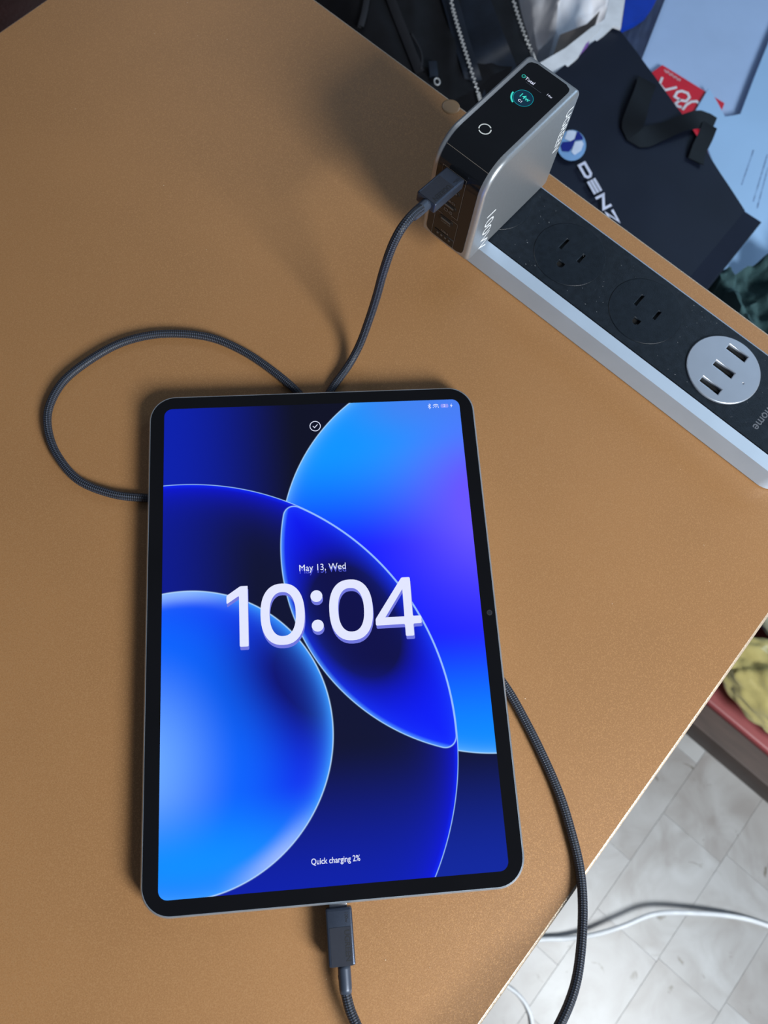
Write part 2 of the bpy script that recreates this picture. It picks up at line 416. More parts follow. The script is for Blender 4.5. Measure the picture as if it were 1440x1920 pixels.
M = dict(
    desk=desk_material(), marble=marble_material(), braid=braid_material(), wall=wallpaper_material(),
    desk_edge=mat('desk_underside', (0.05, 0.035, 0.02, 1), 0.6), desk_leg=mat('dark_steel_leg', (0.03, 0.03, 0.03, 1), 0.4, 0.6),
    edge_glint=mat('glossy_bronze_painted_glint', (0.60, 0.48, 0.36, 1), 0.2, 0.3, 0.15, 900, 0.25, 2500, coat=0.6),  # glossy desk rim; pale colour paints in the window reflection on the bevel
    grout=mat('grout', RGB(186, 188, 190), 0.8, scale=120),
    tab_frame=mat('grey_anodised_aluminium', (0.45, 0.53, 0.62, 1), 0.36, 0.8, 0.05, 400), glass=mat('black_glass', (0.004, 0.004, 0.005, 1), 0.05, 0, 0.1, 30),
    lens=mat('camera_lens', (0.02, 0.022, 0.03, 1), 0.12), lens_ring=mat('camera_ring', (0.055, 0.055, 0.06, 1), 0.3, 0.5),
    clock=lit('clock_white', RGB(226, 230, 255), 1.0), clock_sh=lit('clock_violet', RGB(112, 118, 222), 1.0), ui=lit('interface_white', RGB(225, 232, 255), 1.0),
    ui_sh=lit('date_violet', RGB(84, 92, 220), 1.0), batt=lit('battery_lilac', RGB(140, 152, 250), 1.0), dim=lit('interface_grey', RGB(70, 78, 88), 1.0),
    teal=lit('display_teal', RGB(60, 215, 200), 1.0), teal_d=lit('display_teal_deep', RGB(0, 150, 165), 1.0), teal_bg=lit('display_teal_shadow', RGB(8, 44, 66), 1.0), ringw=mat('touch_ring_print', RGB(205, 208, 205), 0.4),
    shell=mat('champagne_silver_shell', (0.42, 0.45, 0.48, 1), 0.38, 0.75, 0.04, 600, 0.05, 3000), shell_line=mat('silver_print', RGB(235, 240, 245), 0.35),
    panel=mat('piano_black', (0.006, 0.007, 0.009, 1), 0.09, 0, 0.1, 40), port=mat('port_black', (0.004, 0.004, 0.004, 1), 0.5), portmet=mat('port_metal', (0.18, 0.18, 0.18, 1), 0.4, 0.8),
    fprint=mat('grey_print', RGB(112, 104, 96), 0.6), prong=mat('brass_prong', (0.5, 0.42, 0.25, 1), 0.3, 1.0),
    alu=mat('satin_aluminium_strip', (0.50, 0.64, 0.81, 1), 0.40, 0.3, 0.03, 60), strip_black=mat('black_abs_panel', (0.009, 0.013, 0.019, 1), 0.36, 0, 0.25, 300, 0.12, 2500, spec=0.25),
    sock=mat('black_socket_face', (0.008, 0.012, 0.018, 1), 0.34, 0, 0.2, 300, 0.1, 2500, spec=0.25), dust=mat('dust', RGB(120, 124, 128), 0.9), dark=mat('socket_cavity', (0.003, 0.003, 0.003, 1), 0.8),
    chrome=mat('silver_usb_plate', (0.42, 0.47, 0.55, 1), 0.34, 0.6, 0.03, 80), greyprint=mat('strip_grey_print', RGB(92, 96, 104), 0.6),
    plug=mat('gunmetal_plug', (0.055, 0.07, 0.105, 1), 0.4, 0.7, 0.05, 500, 0.05, 3000), plug_dark=mat('gunmetal_plug_label', (0.028, 0.032, 0.046, 1), 0.45, 0.4, 0.05, 500), plugtxt=mat('plug_black_print', (0.006, 0.007, 0.01, 1), 0.5),
    collar=mat('dark_rubber_collar', (0.045, 0.058, 0.085, 1), 0.42, 0.3), usbtip=mat('usb_tip_steel', (0.5, 0.5, 0.52, 1), 0.25, 1.0),
    dot=mat('clear_bumper', (0.27, 0.17, 0.09, 1), 0.3), lint=mat('lint', RGB(215, 190, 160), 0.9), crumb=mat('dark_crumb', RGB(70, 45, 25), 0.9),
    wcable=mat('white_pvc_cable', RGB(232, 236, 240), 0.35),
    pack=mat('black_backpack_nylon', (0.0035, 0.004, 0.006, 1), 0.7, 0, 0.3, 60, 0.12, 900, spec=0.2), pack_navy=mat('navy_backpack_trim', (0.008, 0.013, 0.024, 1), 0.6, 0, 0.2, 60, 0.12, 900, spec=0.25), zip=mat('zipper_steel', (0.50, 0.52, 0.54, 1), 0.4, 0.2), pack_strap=mat('black_webbing', (0.010, 0.011, 0.015, 1), 0.7, spec=0.3),
    whitebag=mat('white_crumpled_bag', RGB(240, 240, 245), 0.45, 0, 0.06, 20, 0.15, 60), wpaper=mat('white_folded_paper', RGB(226, 232, 240), 0.6), purple=mat('purple_print', RGB(130, 90, 170), 0.6), kraft=mat('grey_board', RGB(128, 118, 112), 0.8),
    blue=mat('royal_blue_plastic', RGB(8, 58, 175), 0.4), slate=mat('slate_fabric', RGB(48, 62, 92), 0.8, 0, 0.15, 40, 0.2, 500),
    carton=mat('white_carton_blue_light', RGB(168, 196, 236), 0.55, 0, 0.05, 12), mailer=mat('white_mailer_blue_light', RGB(158, 198, 240), 0.4, 0, 0.04, 10, 0.1, 30), mailprint=mat('mailer_print', RGB(110, 130, 165), 0.7),  # white carton and mailer, blue daylight tint painted into their base colour
    red=mat('red_box_card', RGB(206, 26, 50), 0.45, 0, 0.06, 30), redprint=mat('red_box_print', RGB(225, 225, 235), 0.5),
    navybag=mat('navy_matte_card', RGB(17, 24, 41), 0.55, 0, 0.12, 14, spec=0.25), ribbon=mat('black_satin_ribbon', RGB(8, 12, 18), 0.55, 0, 0.3, 40, spec=0.25), baglogo_w=mat('logo_white', RGB(205, 220, 245), 0.4), baglogo_b=mat('logo_blue', RGB(6, 26, 130), 0.4), baglogo_l=mat('logo_sky', RGB(120, 165, 215), 0.4), bagtxt=mat('bag_silver_print', RGB(205, 212, 235), 0.4),
    green=mat('dark_teal_cloth', RGB(48, 78, 82), 0.85, 0, 0.25, 30, 0.3, 400), bench=mat('grey_bench_board', RGB(92, 96, 102), 0.7), bench_leg=mat('bench_leg_wood', RGB(70, 60, 52), 0.7),
    wood=mat('dark_brown_board', RGB(72, 58, 52), 0.6, 0, 0.2, 18, stretch=(1, 6, 1)), redlid=mat('rose_red_lid', RGB(150, 72, 74), 0.45, 0, 0.12, 12), redcush=mat('crimson_cloth', RGB(160, 60, 72), 0.8, 0, 0.15, 30),
    ybag=mat('yellow_clear_plastic', RGB(204, 190, 124), 0.25, 0, 0.25, 22, 0.25, 60, coat=0.5), brownchair=mat('dark_brown_leather', RGB(74, 34, 26), 0.5, 0, 0.2, 30, 0.2, 300),
)
def patterned():
    m, N, L, b = new_mat('violet_blotch_print'); tc = N.new('ShaderNodeTexCoord')
    v = N.new('ShaderNodeTexNoise'); v.inputs['Scale'].default_value = 42; v.inputs['Detail'].default_value = 1; L.new(tc.outputs['Object'], v.inputs['Vector'])
    cr = N.new('ShaderNodeValToRGB'); cr.color_ramp.elements[0].position = 0.46; cr.color_ramp.elements[1].position = 0.52
    cr.color_ramp.elements[0].color = RGB(84, 74, 112); cr.color_ramp.elements[1].color = RGB(186, 188, 168); L.new(v.outputs[0], cr.inputs[0]); L.new(cr.outputs[0], b.inputs['Base Color']); set_in(b, 'Roughness', 0.8)
    return m
M['pattern'] = patterned()

# ================================================================== SETTING: floor of marble tiles
FZ = -0.72
floor = tag(link('floor', box_me('floor', 5.0, 5.0, 0.05, (0, 0, -0.0252)), M['grout'], loc=(0.3, 0.3, FZ)), kind='structure')
TW = 0.0965
tile_cache = {}
cols = [(0.245 + i * TW) for i in range(-1, 9)]
offs = {0: 0.02, 1: 0.12, 2: 0.044, 3: 0.049, 4: 0.065, 5: 0.12, 6: 0.02, 7: 0.09, 8: 0.05, -1: 0.08}
k = 0
for ci, u0 in enumerate(cols):
    base = offs.get(ci - 1, 0.04)
    ln = 0.163 if ci % 2 == 0 else 0.155
    for j in range(-4, 4):
        key = round(ln, 3)
        if key not in tile_cache: tile_cache[key] = box_me('tile', TW - 0.0003, key - 0.0003, 0.0016, (0, 0, -0.0002), 0.00016, 1)
        c = uv(u0 + TW / 2, base + (j + 0.5) * ln, 0)
        t = link('tile', tile_cache[key], M['marble'] if not tile_cache[key].materials else None, floor)
        t.location = (c.x - 0.3, c.y - 0.3, 0.0003); t.rotation_euler = (0, 0, UV_ROT); k += 1

# ================================================================== DESK
UB, VA, UC = 0.1712, 0.3035, -0.405                           # right edge, back edge, left edge (desk axes)
DL = 1.2
desk = thing('desk', 'bronze metallic laminate desk under the charging tablet', 'desk', uv((UB + UC) / 2, VA - DL / 2, FZ), UV_ROT)
wu = UB - UC
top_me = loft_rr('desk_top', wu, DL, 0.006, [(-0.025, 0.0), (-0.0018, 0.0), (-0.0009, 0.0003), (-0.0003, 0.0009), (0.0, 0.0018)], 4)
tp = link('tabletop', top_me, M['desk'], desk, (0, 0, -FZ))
top_me.materials.append(M['edge_glint'])
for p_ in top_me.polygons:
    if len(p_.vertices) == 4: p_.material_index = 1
for sx in (-1, 1):
    for sy in (-1, 1):
        link('leg', box_me('desk_leg', 0.04, 0.04, -FZ - 0.0262, (0, 0, (-FZ - 0.0262) / 2), 0.003), M['desk_leg'], desk, (sx * (wu / 2 - 0.07), sy * (DL / 2 - 0.07), 0))
link('apron', box_me('apron', wu - 0.18, DL - 0.18, 0.05, (0, 0, 0), 0.003), M['desk_edge'], desk, (0, 0, -FZ - 0.0255 - 0.025))

vs, fs = [], []; rl = random.Random(11)
for px, py in [(640, 597), (371, 67), (351, 5), (417, 373), (290, 63), (387, 468), (141, 204), (307, 348), (640, 1165), (1148, 1132), (1320, 1022), (723, 1800), (612, 1836), (806, 1814), (1330, 1090), (985, 1310), (426, 74), (848, 596), (1276, 880)]:
    q = P(px, py, 0.00015); r = rl.uniform(0.00015, 0.0003); a = rl.uniform(0, PI); k0 = len(vs)
    for i in range(5): vs.append((q.x + r * math.cos(a + i * 1.257) * rl.uniform(0.6, 1.6), q.y + r * math.sin(a + i * 1.257), q.z))
    fs.append(tuple(range(k0, k0 + 5)))
lo = link('lint', mesh('desk_lint', vs, fs), M['lint'], desk); lo.matrix_parent_inverse = (Matrix.Translation(desk.location) @ Matrix.Rotation(UV_ROT, 4, 'Z')).inverted(); lo['kind'] = 'stuff'
dot = link('bumper_dot', loft_rr('bumper_dot', 0.0115, 0.0115, 0.0056, [(0.0, 0.0), (0.0002, 0.0), (0.0004, 0.0004), (0.0005, 0.001)], 8), M['dot'], loc=uv(-0.163, 0.2985, 0.0))
tag(dot, 'small round clear bumper dot stuck at the back edge of the desk', 'bumper')
# ================================================================== TABLET
TB, TT = 0.0043, 0.0105
tab = thing('tablet', 'grey tablet with a glowing blue lock screen lying on the desk', 'tablet', (0, 0, TB))
link('frame', loft_rr('tablet_frame', 0.17342, 0.25122, 0.0138, [(0.0, 0.0012), (0.0004, 0.0004), (0.001, 0.0), (0.0046, 0.0), (0.0056, 0.0004), (0.00608, 0.0009)], 12), M['tab_frame'], tab)
link('cover_glass', loft_rr('cover_glass', 0.1714, 0.2492, 0.0130, [(0.0050, 0.0), (0.0060, 0.0), (0.0062, 0.0003)], 12), M['glass'], tab)
scr = link('screen', flat_me('screen', [rrect(0.1572, 0.2359, 0.0042, 8)]), M['wall'], tab, (0, 0, 0.00626))
def ui(name, me, m, x=0.0, y=0.0, z=0.00004): return link(name, me, m, scr, (x / 1000, y / 1000, z))
MM = 0.001
def mm(pts): return [(a * MM, b * MM) for a, b in pts]
def roundpoly(pts, r, n=3):
    out = []; k = len(pts)
    for i in range(k):
        p = Vector(pts[i]); a = (Vector(pts[i - 1]) - p); b = (Vector(pts[(i + 1) % k]) - p)
        rr = min(r, a.length * 0.45, b.length * 0.45)
        s, e = p + a.normalized() * rr, p + b.normalized() * rr
        for j in range(n + 1):
            t = j / n; q = s * (1 - t) ** 2 + p * 2 * t * (1 - t) + e * t * t; out.append((q.x, q.y))
    return out
def sup(cx, cy, rx, ry, e=2.35, n=48):
    o = []
    for i in range(n):
        a = 2 * PI * i / n; c, s = math.cos(a), math.sin(a)
        o.append((cx + rx * math.copysign(abs(c) ** (2 / e), c), cy + ry * math.copysign(abs(s) ** (2 / e), s)))
    return o
digits = {
    'clock_one': [roundpoly([(-37.6, 20.9), (-40.6, 20.9), (-47.4, 16.4), (-47.4, 12.2), (-41.3, 16.1), (-41.3, -9.0), (-37.0, -9.0), (-37.0, 20.9)], 0.7)],
    'clock_zero': [sup(-20.2, 5.9, 10.8, 15.2), sup(-20.2, 5.9, 6.4, 10.9)],
    'clock_colon': [circle(-3.3, 13.8, 2.95), circle(-3.3, -0.9, 2.95)],
    'clock_zero_second': [sup(13.5, 6.1, 10.8, 15.2), sup(13.5, 6.1, 6.4, 10.9)],
    'clock_four': [roundpoly([(43.9, 20.9), (39.6, 20.9), (25.3, 0.6), (25.3, -2.6), (39.7, -2.6), (39.7, -8.6), (43.9, -8.6), (43.9, -2.6), (48.1, -2.6), (48.1, 1.2), (43.9, 1.2)], 0.7),
                   [(39.7, 15.0), (39.7, 1.2), (30.2, 1.2)]],
}
for nm, loops in digits.items():
    nm = 'clock_zero' if nm.endswith('second') else nm
    me = flat_me(nm, [mm(l) for l in loops])
    ui(nm + '_shadow', me, M['clock_sh'], 0.25, -1.6, 0.00003)
    ui(nm, me.copy(), M['clock'], 0, 0, 0.00007)
ui('date_text_shadow', text_me('date_shadow', 'May 13, Wed', 0.0047, sx=0.93), M['ui_sh'], 0.5, 27.0, 0.00003)
ui('date_text', text_me('date_text', 'May 13, Wed', 0.0047, sx=0.93, bold=0.0), M['ui'], 0.4, 28.3, 0.00007)
ui('charging_text', text_me('charging_text', 'Quick charging 2%', 0.0036, sx=0.82, bold=0.00004), M['ui'], 0.0, -107.4, 0.00006)
ui('check_icon', strokes_me('check_icon', [mm(circle(0, 0, 2.75, 32) + [(2.75, 0.0)]), mm([(-1.25, 0.05), (-0.35, -0.85), (1.3, 0.95)])], 0.00038), M['ui'], 0.1, 105.2)
ui('bluetooth_icon', strokes_me('bluetooth_icon', [mm([(-0.75, 0.75), (0.75, -0.75), (0.0, -1.45), (0.0, 1.45), (0.75, 0.75), (-0.75, -0.75)])], 0.00028), M['ui'], 62.1, 114.3)
ui('wifi_icon', strokes_me('wifi_icon', [mm(circle(0, -1.1, 2.0, 10, None, PI * 0.25, PI * 0.75, False)), mm(circle(0, -1.1, 1.1, 8, None, PI * 0.25, PI * 0.75, False)), mm([(0, -1.15), (0, -0.6)]), mm([(1.4, -1.1), (1.4, -0.4)]), mm([(-1.4, -1.1), (-1.4, -0.6)])], 0.00038), M['ui'], 65.6, 114.4)
ui('battery_icon', flat_me('battery_icon', [mm(rrect(4.2, 2.2, 0.7, 4))]), M['batt'], 70.4, 114.3)
ui('battery_number', text_me('battery_number', '2', 0.0021), M['ui'], 70.3, 114.3, 0.00009)
ui('bolt_icon', flat_me('bolt_icon', [mm([(0.3, 1.3), (-0.7, -0.2), (-0.05, -0.2), (-0.3, -1.3), (0.7, 0.25), (0.05, 0.25)])]), M['ui'], 74.1, 114.3)
fc = link('front_camera', loft_rr('front_camera', 0.0028, 0.0028, 0.00139, [(0, 0), (0.00004, 0.0), (0.00006, 0.0001)], 6), M['lens_ring'], tab, (0.0826, 0.0006, 0.0062))
link('camera_lens', loft_rr('camera_lens', 0.0018, 0.0018, 0.00089, [(0, 0), (0.00003, 0.0)], 6), M['lens'], fc, (0, 0, 0.00006))

# ================================================================== POWER STRIP
SH = 0.022
ps = thing('power_strip', 'silver aluminium power strip with black top along the desk back edge', 'power strip', uv(0.012, 0.24675, 0.0), UV_ROT)
SL, SW = 0.252, 0.0597
link('housing', loft_rr('strip_housing', SL, SW, 0.013, [(0.0, 0.0012), (0.001, 0.0), (0.0168, 0.0), (0.0215, 0.0046), (0.0203, 0.0049)], 10), M['alu'], ps)
def su(u): return u - 0.012
sock_u = [-0.0898, -0.0363, 0.0171]; usb_u = 0.0705
holes = [circle(su(u), 0, 0.02085, 56) for u in sock_u + [usb_u]]
link('top_panel', flat_me('top_panel', [rrect(SL - 0.0102, SW - 0.0102, 0.0085, 8)] + holes, 0.0012, 0.00008), M['strip_black'], ps, (0, 0, SH - 0.0007))
link('recess_floor', box_me('recess_floor', SL - 0.02, SW - 0.02, 0.0004, (0, 0, 0.0204)), M['dark'], ps)
def slot(cx, cy, w, h): return [(cx - w / 2, cy - h / 2), (cx + w / 2, cy - h / 2), (cx + w / 2, cy + h / 2), (cx - w / 2, cy + h / 2)]
gpin = [(0.0024 * math.cos(a), 0.0024 * math.sin(a)) for a in [PI + PI * i / 10 for i in range(11)]]
gpin = [(x, y - 0.0090) for x, y in [(0.0024, 0.0022)] + [(-0.0024, 0.0022)] + gpin]
sockme = flat_me('socket_face', [circle(0, 0, 0.0205, 56), slot(-0.0065, 0.0033, 0.0023, 0.0088), slot(0.0065, 0.0023, 0.0023, 0.0072), gpin], 0.0012, 0.0003)
rimme = strokes_me('socket_rim', [circle(0, 0, 0.0199, 56) + [(0.0199, 0.0)]], 0.0001)
for u in sock_u:
    s = link('socket', sockme, M['sock'], ps, (su(u), 0, SH - 0.0006))
ub = link('usb_plate', flat_me('usb_plate', [circle(0, 0, 0.0203, 64)] + [slot(0, y, 0.0132, 0.0050) for y in (-0.0133, 0.0, 0.0136)] + [circle(0.0128, 0.0, 0.0008, 10)], 0.0016, 0.0005), M['chrome'], ps, (su(usb_u), 0, SH - 0.0003))
for y in (-0.0133, 0.0, 0.0136):
    pt = link('usb_socket', flat_me('usb_socket', [slot(0, 0, 0.0138, 0.0056), slot(0, 0, 0.0126, 0.0044)], 0.0016), M['portmet'], ub, (0, y, -0.0006))
    link('usb_tongue', box_me('usb_tongue', 0.0122, 0.0018, 0.0012), M['port'], ub, (0, y + 0.0010, -0.0010))
ht = link('lettering', text_me('home_text', 'home', 0.0068, 'RIGHT', spacing=1.02, bold=0.00008), M['greyprint'], ps, (su(0.1032), 0.2290 - 0.24675, SH + 0.00012))
ht.rotation_euler = (0, 0, -PI / 2)
# dust specks lying on the black panel
rnd = random.Random(3)
vs, fs = [], []
for i in range(150):
    x = rnd.uniform(-SL / 2 + 0.03, SL / 2 - 0.008); y = rnd.uniform(-0.023, 0.023)
    if math.hypot(x - su(usb_u), y) < 0.021 and rnd.random() < 0.7: continue
    r = rnd.uniform(0.00009, 0.00022); a = rnd.uniform(0, PI); e = rnd.choice((1, 1, 1, 2.5)); k0 = len(vs)
    for q in range(4):
        aa = a + q * PI / 2; vs.append((x + math.cos(aa) * r * (e if q % 2 == 0 else 1), y + math.sin(aa) * r * (e if q % 2 == 0 else 1), SH + 0.0001))
    fs.append((k0, k0 + 1, k0 + 2, k0 + 3))
tag(link('dust', mesh('strip_dust', vs, fs), M['dust'], ps), kind='stuff')

# ================================================================== CHARGER
CU0, CU1, CV0, CV1, CZ0, CZ1 = -0.1088, -0.0755, 0.2002, 0.2760, 0.0224, 0.0907
cuc = (CU0 + CU1) / 2; cvc = (CV0 + CV1) / 2
ch = thing('charger', 'silver upright wall charger with a black display top plugged into the power strip', 'charger', uv(cuc, cvc, CZ0), UV_ROT)
CL, CH_, CWD = CV1 - CV0, CZ1 - CZ0, CU1 - CU0
def prof(ins=0.0):                                           # side outline (v, z), front at negative v
    pts = []
    spec = [(-CL / 2, 0, 0.0042, PI, 1.5 * PI), (CL / 2, 0, 0.003, 1.5 * PI, 2 * PI), (CL / 2, CH_, 0.0042, 0, PI / 2), (-CL / 2, CH_, 0.016, PI / 2, PI)]
    for (x, z, r, a0, a1) in spec:
        cx = x + (r if x < 0 else -r); cz = z + (r if z == 0 else -r); n = 14 if r > 0.01 else 7
        for i in range(n + 1):
            a = a0 + (a1 - a0) * i / n; rr = max(r - ins, 0.0003); pts.append((cx + rr * math.cos(a), cz + rr * math.sin(a)))
    return pts
lev = []
for i in range(7):
    a = PI / 2 * i / 6; rb = 0.0022; lev.append((CWD / 2 - rb + rb * math.sin(a), rb * (1 - math.cos(a))))
lev = [(-w, i) for w, i in reversed(lev)] + lev
verts, faces = [], []; base = len(prof())
for u, ins in lev: verts += [(u, y, z) for y, z in prof(ins)]
for k in range(len(lev) - 1):
    for i in range(base):
        j = (i + 1) % base; faces.append((k * base + i, k * base + j, (k + 1) * base + j, (k + 1) * base + i))
faces.append(tuple(reversed(range(base)))); faces.append(tuple(range((len(lev) - 1) * base, len(lev) * base)))
me = mesh('charger_shell', verts, faces)
bm = bmesh.new(); bm.from_mesh(me); bmesh.ops.recalc_face_normals(bm, faces=bm.faces); bm.to_mesh(me); bm.free()
link('shell', smooth(me, 0.9), M['shell'], ch)
# black panel that runs along the top and down the front
def panel_path():
    pts = [(CL / 2 - 0.0042 - (CL - 0.0042 - 0.016) * i / 16, CH_) for i in range(17)]
    cx, cz, r = -CL / 2 + 0.016, CH_ - 0.016, 0.016
    pts += [(cx + r * math.cos(PI / 2 + PI / 2 * i / 16), cz + r * math.sin(PI / 2 + PI / 2 * i / 16)) for i in range(1, 17)]
    pts += [(-CL / 2, cz - (cz - 0.0045) * i / 12) for i in range(1, 13)]
    return pts
pp = panel_path(); dense = []
for i in range(len(pp) - 1):
    for k in range(3): t = k / 3; dense.append((pp[i][0] * (1 - t) + pp[i + 1][0] * t, pp[i][1] * (1 - t) + pp[i + 1][1] * t))
dense.append(pp[-1])
arc = [0.0]
for i in range(1, len(dense)): arc.append(arc[-1] + math.hypot(dense[i][0] - dense[i - 1][0], dense[i][1] - dense[i - 1][1]))
tot = arc[-1]; HW = CWD / 2 - 0.0036; RCN = 0.0038; NW = 8
verts, faces = [], []
for i, (y, z) in enumerate(dense):
    t0 = dense[max(i - 1, 0)]; t1 = dense[min(i + 1, len(dense) - 1)]; ty, tz = t1[0] - t0[0], t1[1] - t0[1]; l = math.hypot(ty, tz); ny, nz = tz / l, -ty / l
    if ny * (y - 0) + nz * (z - CH_ / 2) < 0: ny, nz = -ny, -nz
    e = min(arc[i], tot - arc[i]); hw = HW - (RCN - math.sqrt(max(0.0, RCN ** 2 - (RCN - e) ** 2)) if e < RCN else 0)
    for k in range(NW + 1):
        verts.append((hw * (2 * k / NW - 1), y + ny * 0.00025, z + nz * 0.00025))
for i in range(len(dense) - 1):
    for k in range(NW): faces.append((i * (NW + 1) + k, i * (NW + 1) + k + 1, (i + 1) * (NW + 1) + k + 1, (i + 1) * (NW + 1) + k))
pme = mesh('charger_panel', verts, faces)
bm = bmesh.new(); bm.from_mesh(pme); bmesh.ops.recalc_face_normals(bm, faces=bm.faces)
if max(bm.faces, key=lambda f: f.calc_center_median().z).normal.z < 0: bmesh.ops.reverse_faces(bm, faces=bm.faces)
bm.to_mesh(pme); bm.free()
cp = link('display_panel', smooth(pme), M['panel'], ch)
def top_el(name, me, m, u, v, dz=0.0004):
    return link(name, me, m, cp, (u / 1000 - cuc, v / 1000 - cvc, CH_ + dz))
top_el('gauge_icon', strokes_me('gauge_icon', [mm(circle(0, 0, 0.95, 20) + [(0.95, 0)]), mm([(0, -0.1), (0.3, 0.35)])], 0.00022), M['teal'], -101.5, 260.4)
top_el('total_text', text_me('total_text', 'Total', 0.0027, bold=0.00003), M['ui'], -97.4, 260.2)
top_el('rule', strokes_me('rule', [mm([(-4.9, 0), (4.9, 0)])], 0.00016), M['dim'], -93.6, 258.2)
top_el('watt_text', text_me('watt_text', '14w', 0.0020), M['ui'], -84.6, 259.6)
top_el('power_disc', flat_me('power_disc', [mm(circle(0, 0, 5.1, 40))]), M['teal_bg'], -93.2, 249.2, 0.00035)
top_el('power_ring', strokes_me('power_ring', [mm(circle(0, 0, 5.1, 48) + [(5.1, 0)])], 0.00024), M['teal_d'], -93.2, 249.2)
top_el('power_arc', strokes_me('power_arc', [mm(circle(0, 0, 6.0, 14, None, PI * 1.02, PI * 1.38, False))], 0.00085), M['teal'], -93.2, 249.2)
top_el('power_number', text_me('power_number', '14w', 0.0036, bold=0.00005), M['teal'], -92.9, 250.0, 0.00042)
top_el('port_name', text_me('port_name', 'C1', 0.0021, bold=0.00003), M['ui'], -93.2, 246.7, 0.00042)
top_el('touch_ring', strokes_me('touch_ring', [mm(circle(0, 0, 3.0, 18, None, a0, a0 + PI * 0.9, False)) for a0 in (PI * 0.30, PI * 1.30)], 0.0006), M['ringw'], -95.0, 220.9)
sa = PI / 2 + 0.75
link('glass_seam', box_me('glass_seam', 2 * HW, 0.00018, 0.00018), M['fprint'], cp, (0, -CL / 2 + 0.016 + 0.01632 * math.cos(sa), CH_ - 0.016 + 0.01632 * math.sin(sa)))
# front markings and ports; x along u, y along z, seen from the front
FROT = Matrix.Rotation(PI / 2, 4, 'X')
def front_el(name, me, m, u, z, out=0.0005):
    o = link(name, me, m, cp); o.matrix_local = Matrix.Translation((u / 1000 - cuc, -CL / 2 - out, z / 1000 - CZ0)) @ FROT; return o
front_el('port_outline', strokes_me('port_outline', [mm([(3.0, -14.6), (7.0, -14.6), (7.0, 15.0), (-8.0, 15.0), (-8.0, -14.6), (-4.0, -14.6)])], 0.00018), M['fprint'], -93.8, 64.5)
front_el('port_outline', strokes_me('port_outline', [mm([(3.0, 10.2), (7.2, 10.2), (7.6, 9.6), (7.6, -9.6), (7.2, -10.2), (-7.2, -10.2), (-7.6, -9.6), (-7.6, 9.6), (-7.2, 10.2), (-3.0, 10.2)])], 0.00018), M['fprint'], -93.4, 36.8)
for z, s in ((59.0, 'USB-C3'), (46.4, 'USB-C4')):
    front_el('port_text', text_me('port_text', s, 0.0019), M['fprint'], -93.2, z - 4.4 if z < 50 else z)
front_el('port_text', text_me('port_text', 'USB-A', 0.0019), M['fprint'], -92.6, 34.6)
front_el('laptop_icon', strokes_me('laptop_icon', [mm([(-2.6, -0.8), (-0.4, -0.8), (-0.4, 0.9), (-2.6, 0.9), (-2.6, -0.8)]), mm([(0.3, -0.6), (0.7, 0.5)]), mm([(1.3, -0.9), (2.4, -0.9), (2.4, 0.9), (1.3, 0.9), (1.3, -0.9)])], 0.0002), M['fprint'], -93.4, 51.5)
def stadium(w, h, n=8): return rrect(w, h, h / 2 - 0.00001, n)
cport = flat_me('usb_c_port', [stadium(0.0094, 0.0033)], 0.0004)
crim = flat_me('usb_c_rim', [stadium(0.0098, 0.0037), stadium(0.0090, 0.0029)], 0.0003)
for z in (66.8, 55.2, 43.8):
    q = front_el('usb_c_port', cport, M['port'], -93.6, z, 0.0003)
    link('port_tongue', box_me('port_tongue', 0.0062, 0.0008, 0.0004, (0, 0, 0.0003)), M['portmet'], cp).matrix_local = Matrix.Translation((-93.6 / 1000 - cuc, -CL / 2 - 0.0004, z / 1000 - CZ0)) @ FROT
front_el('usb_a_port', flat_me('usb_a_port', [slot(0, 0, 0.0132, 0.0055)], 0.0004), M['port'], -93.0, 30.0, 0.0003)
for i in range(4): front_el('usb_a_contact', box_me('usb_a_contact', 0.0011, 0.0009, 0.0004), M['portmet'], -97.0 + i * 2.7, 30.9, 0.0006)
# lettering on the broad side: reads downwards
SROT = Matrix(((0, 0, 1, 0), (0, 1, 0, 0), (-1, 0, 0, 0), (0, 0, 0, 1)))
def side_el(name, me, m, v, z):
    o = link(name, me, m, ch); o.matrix_local = Matrix.Translation((CWD / 2 + 0.0001, v / 1000 - cvc, z / 1000 - CZ0)) @ SROT; return o
side_el('lettering', text_me('brand_text', 'UGREEN', 0.0080, sx=0.98, bold=0.00002), M['shell_line'], 269.6, 67.5)
side_el('lettering', text_me('power_text', '100W', 0.0112, sx=1.18, bold=-0.00008), M['shell_line'], 213.6, 38.8)

# ================================================================== CHARGING CABLE
cable = thing('charging_cable', 'black braided charging cable looping from the charger under the tablet', 'cable', (0, 0, 0))
W3 = lambda l: [uv(u / 1000, v / 1000, z / 1000) for u, v, z in l]
path = W3([(-92.3, 171, 80.6), (-91.8, 165, 83.2), (-91.0, 159.5, 84.6), (-90.5, 153, 82.8), (-90.5, 147.6, 74.6), (-90.4, 143.0, 59.8), (-90.2, 139.3, 43.0), (-90.0, 134.2, 25.8), (-89.2, 126.8, 10.5), (-87.6, 116, 3.6)])
path += [Vector((x / 1000, y / 1000, 0.0023)) for x, y in [(11, 132), (5.5, 123), (0.5, 119.2), (-4, 121.5), (-9, 130), (-22, 143), (-37, 155), (-54, 164), (-72, 167.5), (-89, 167), (-106, 162), (-123, 151), (-135, 139), (-141, 124), (-140, 110), (-134, 96), (-123, 83), (-106, 75), (-89, 72), (-60, 69), (-20, 56), (25, 30), (60, 0), (78, -20), (88.6, -36), (96, -52), (103, -70), (108.7, -88), (112, -105), (113.8, -121)]]
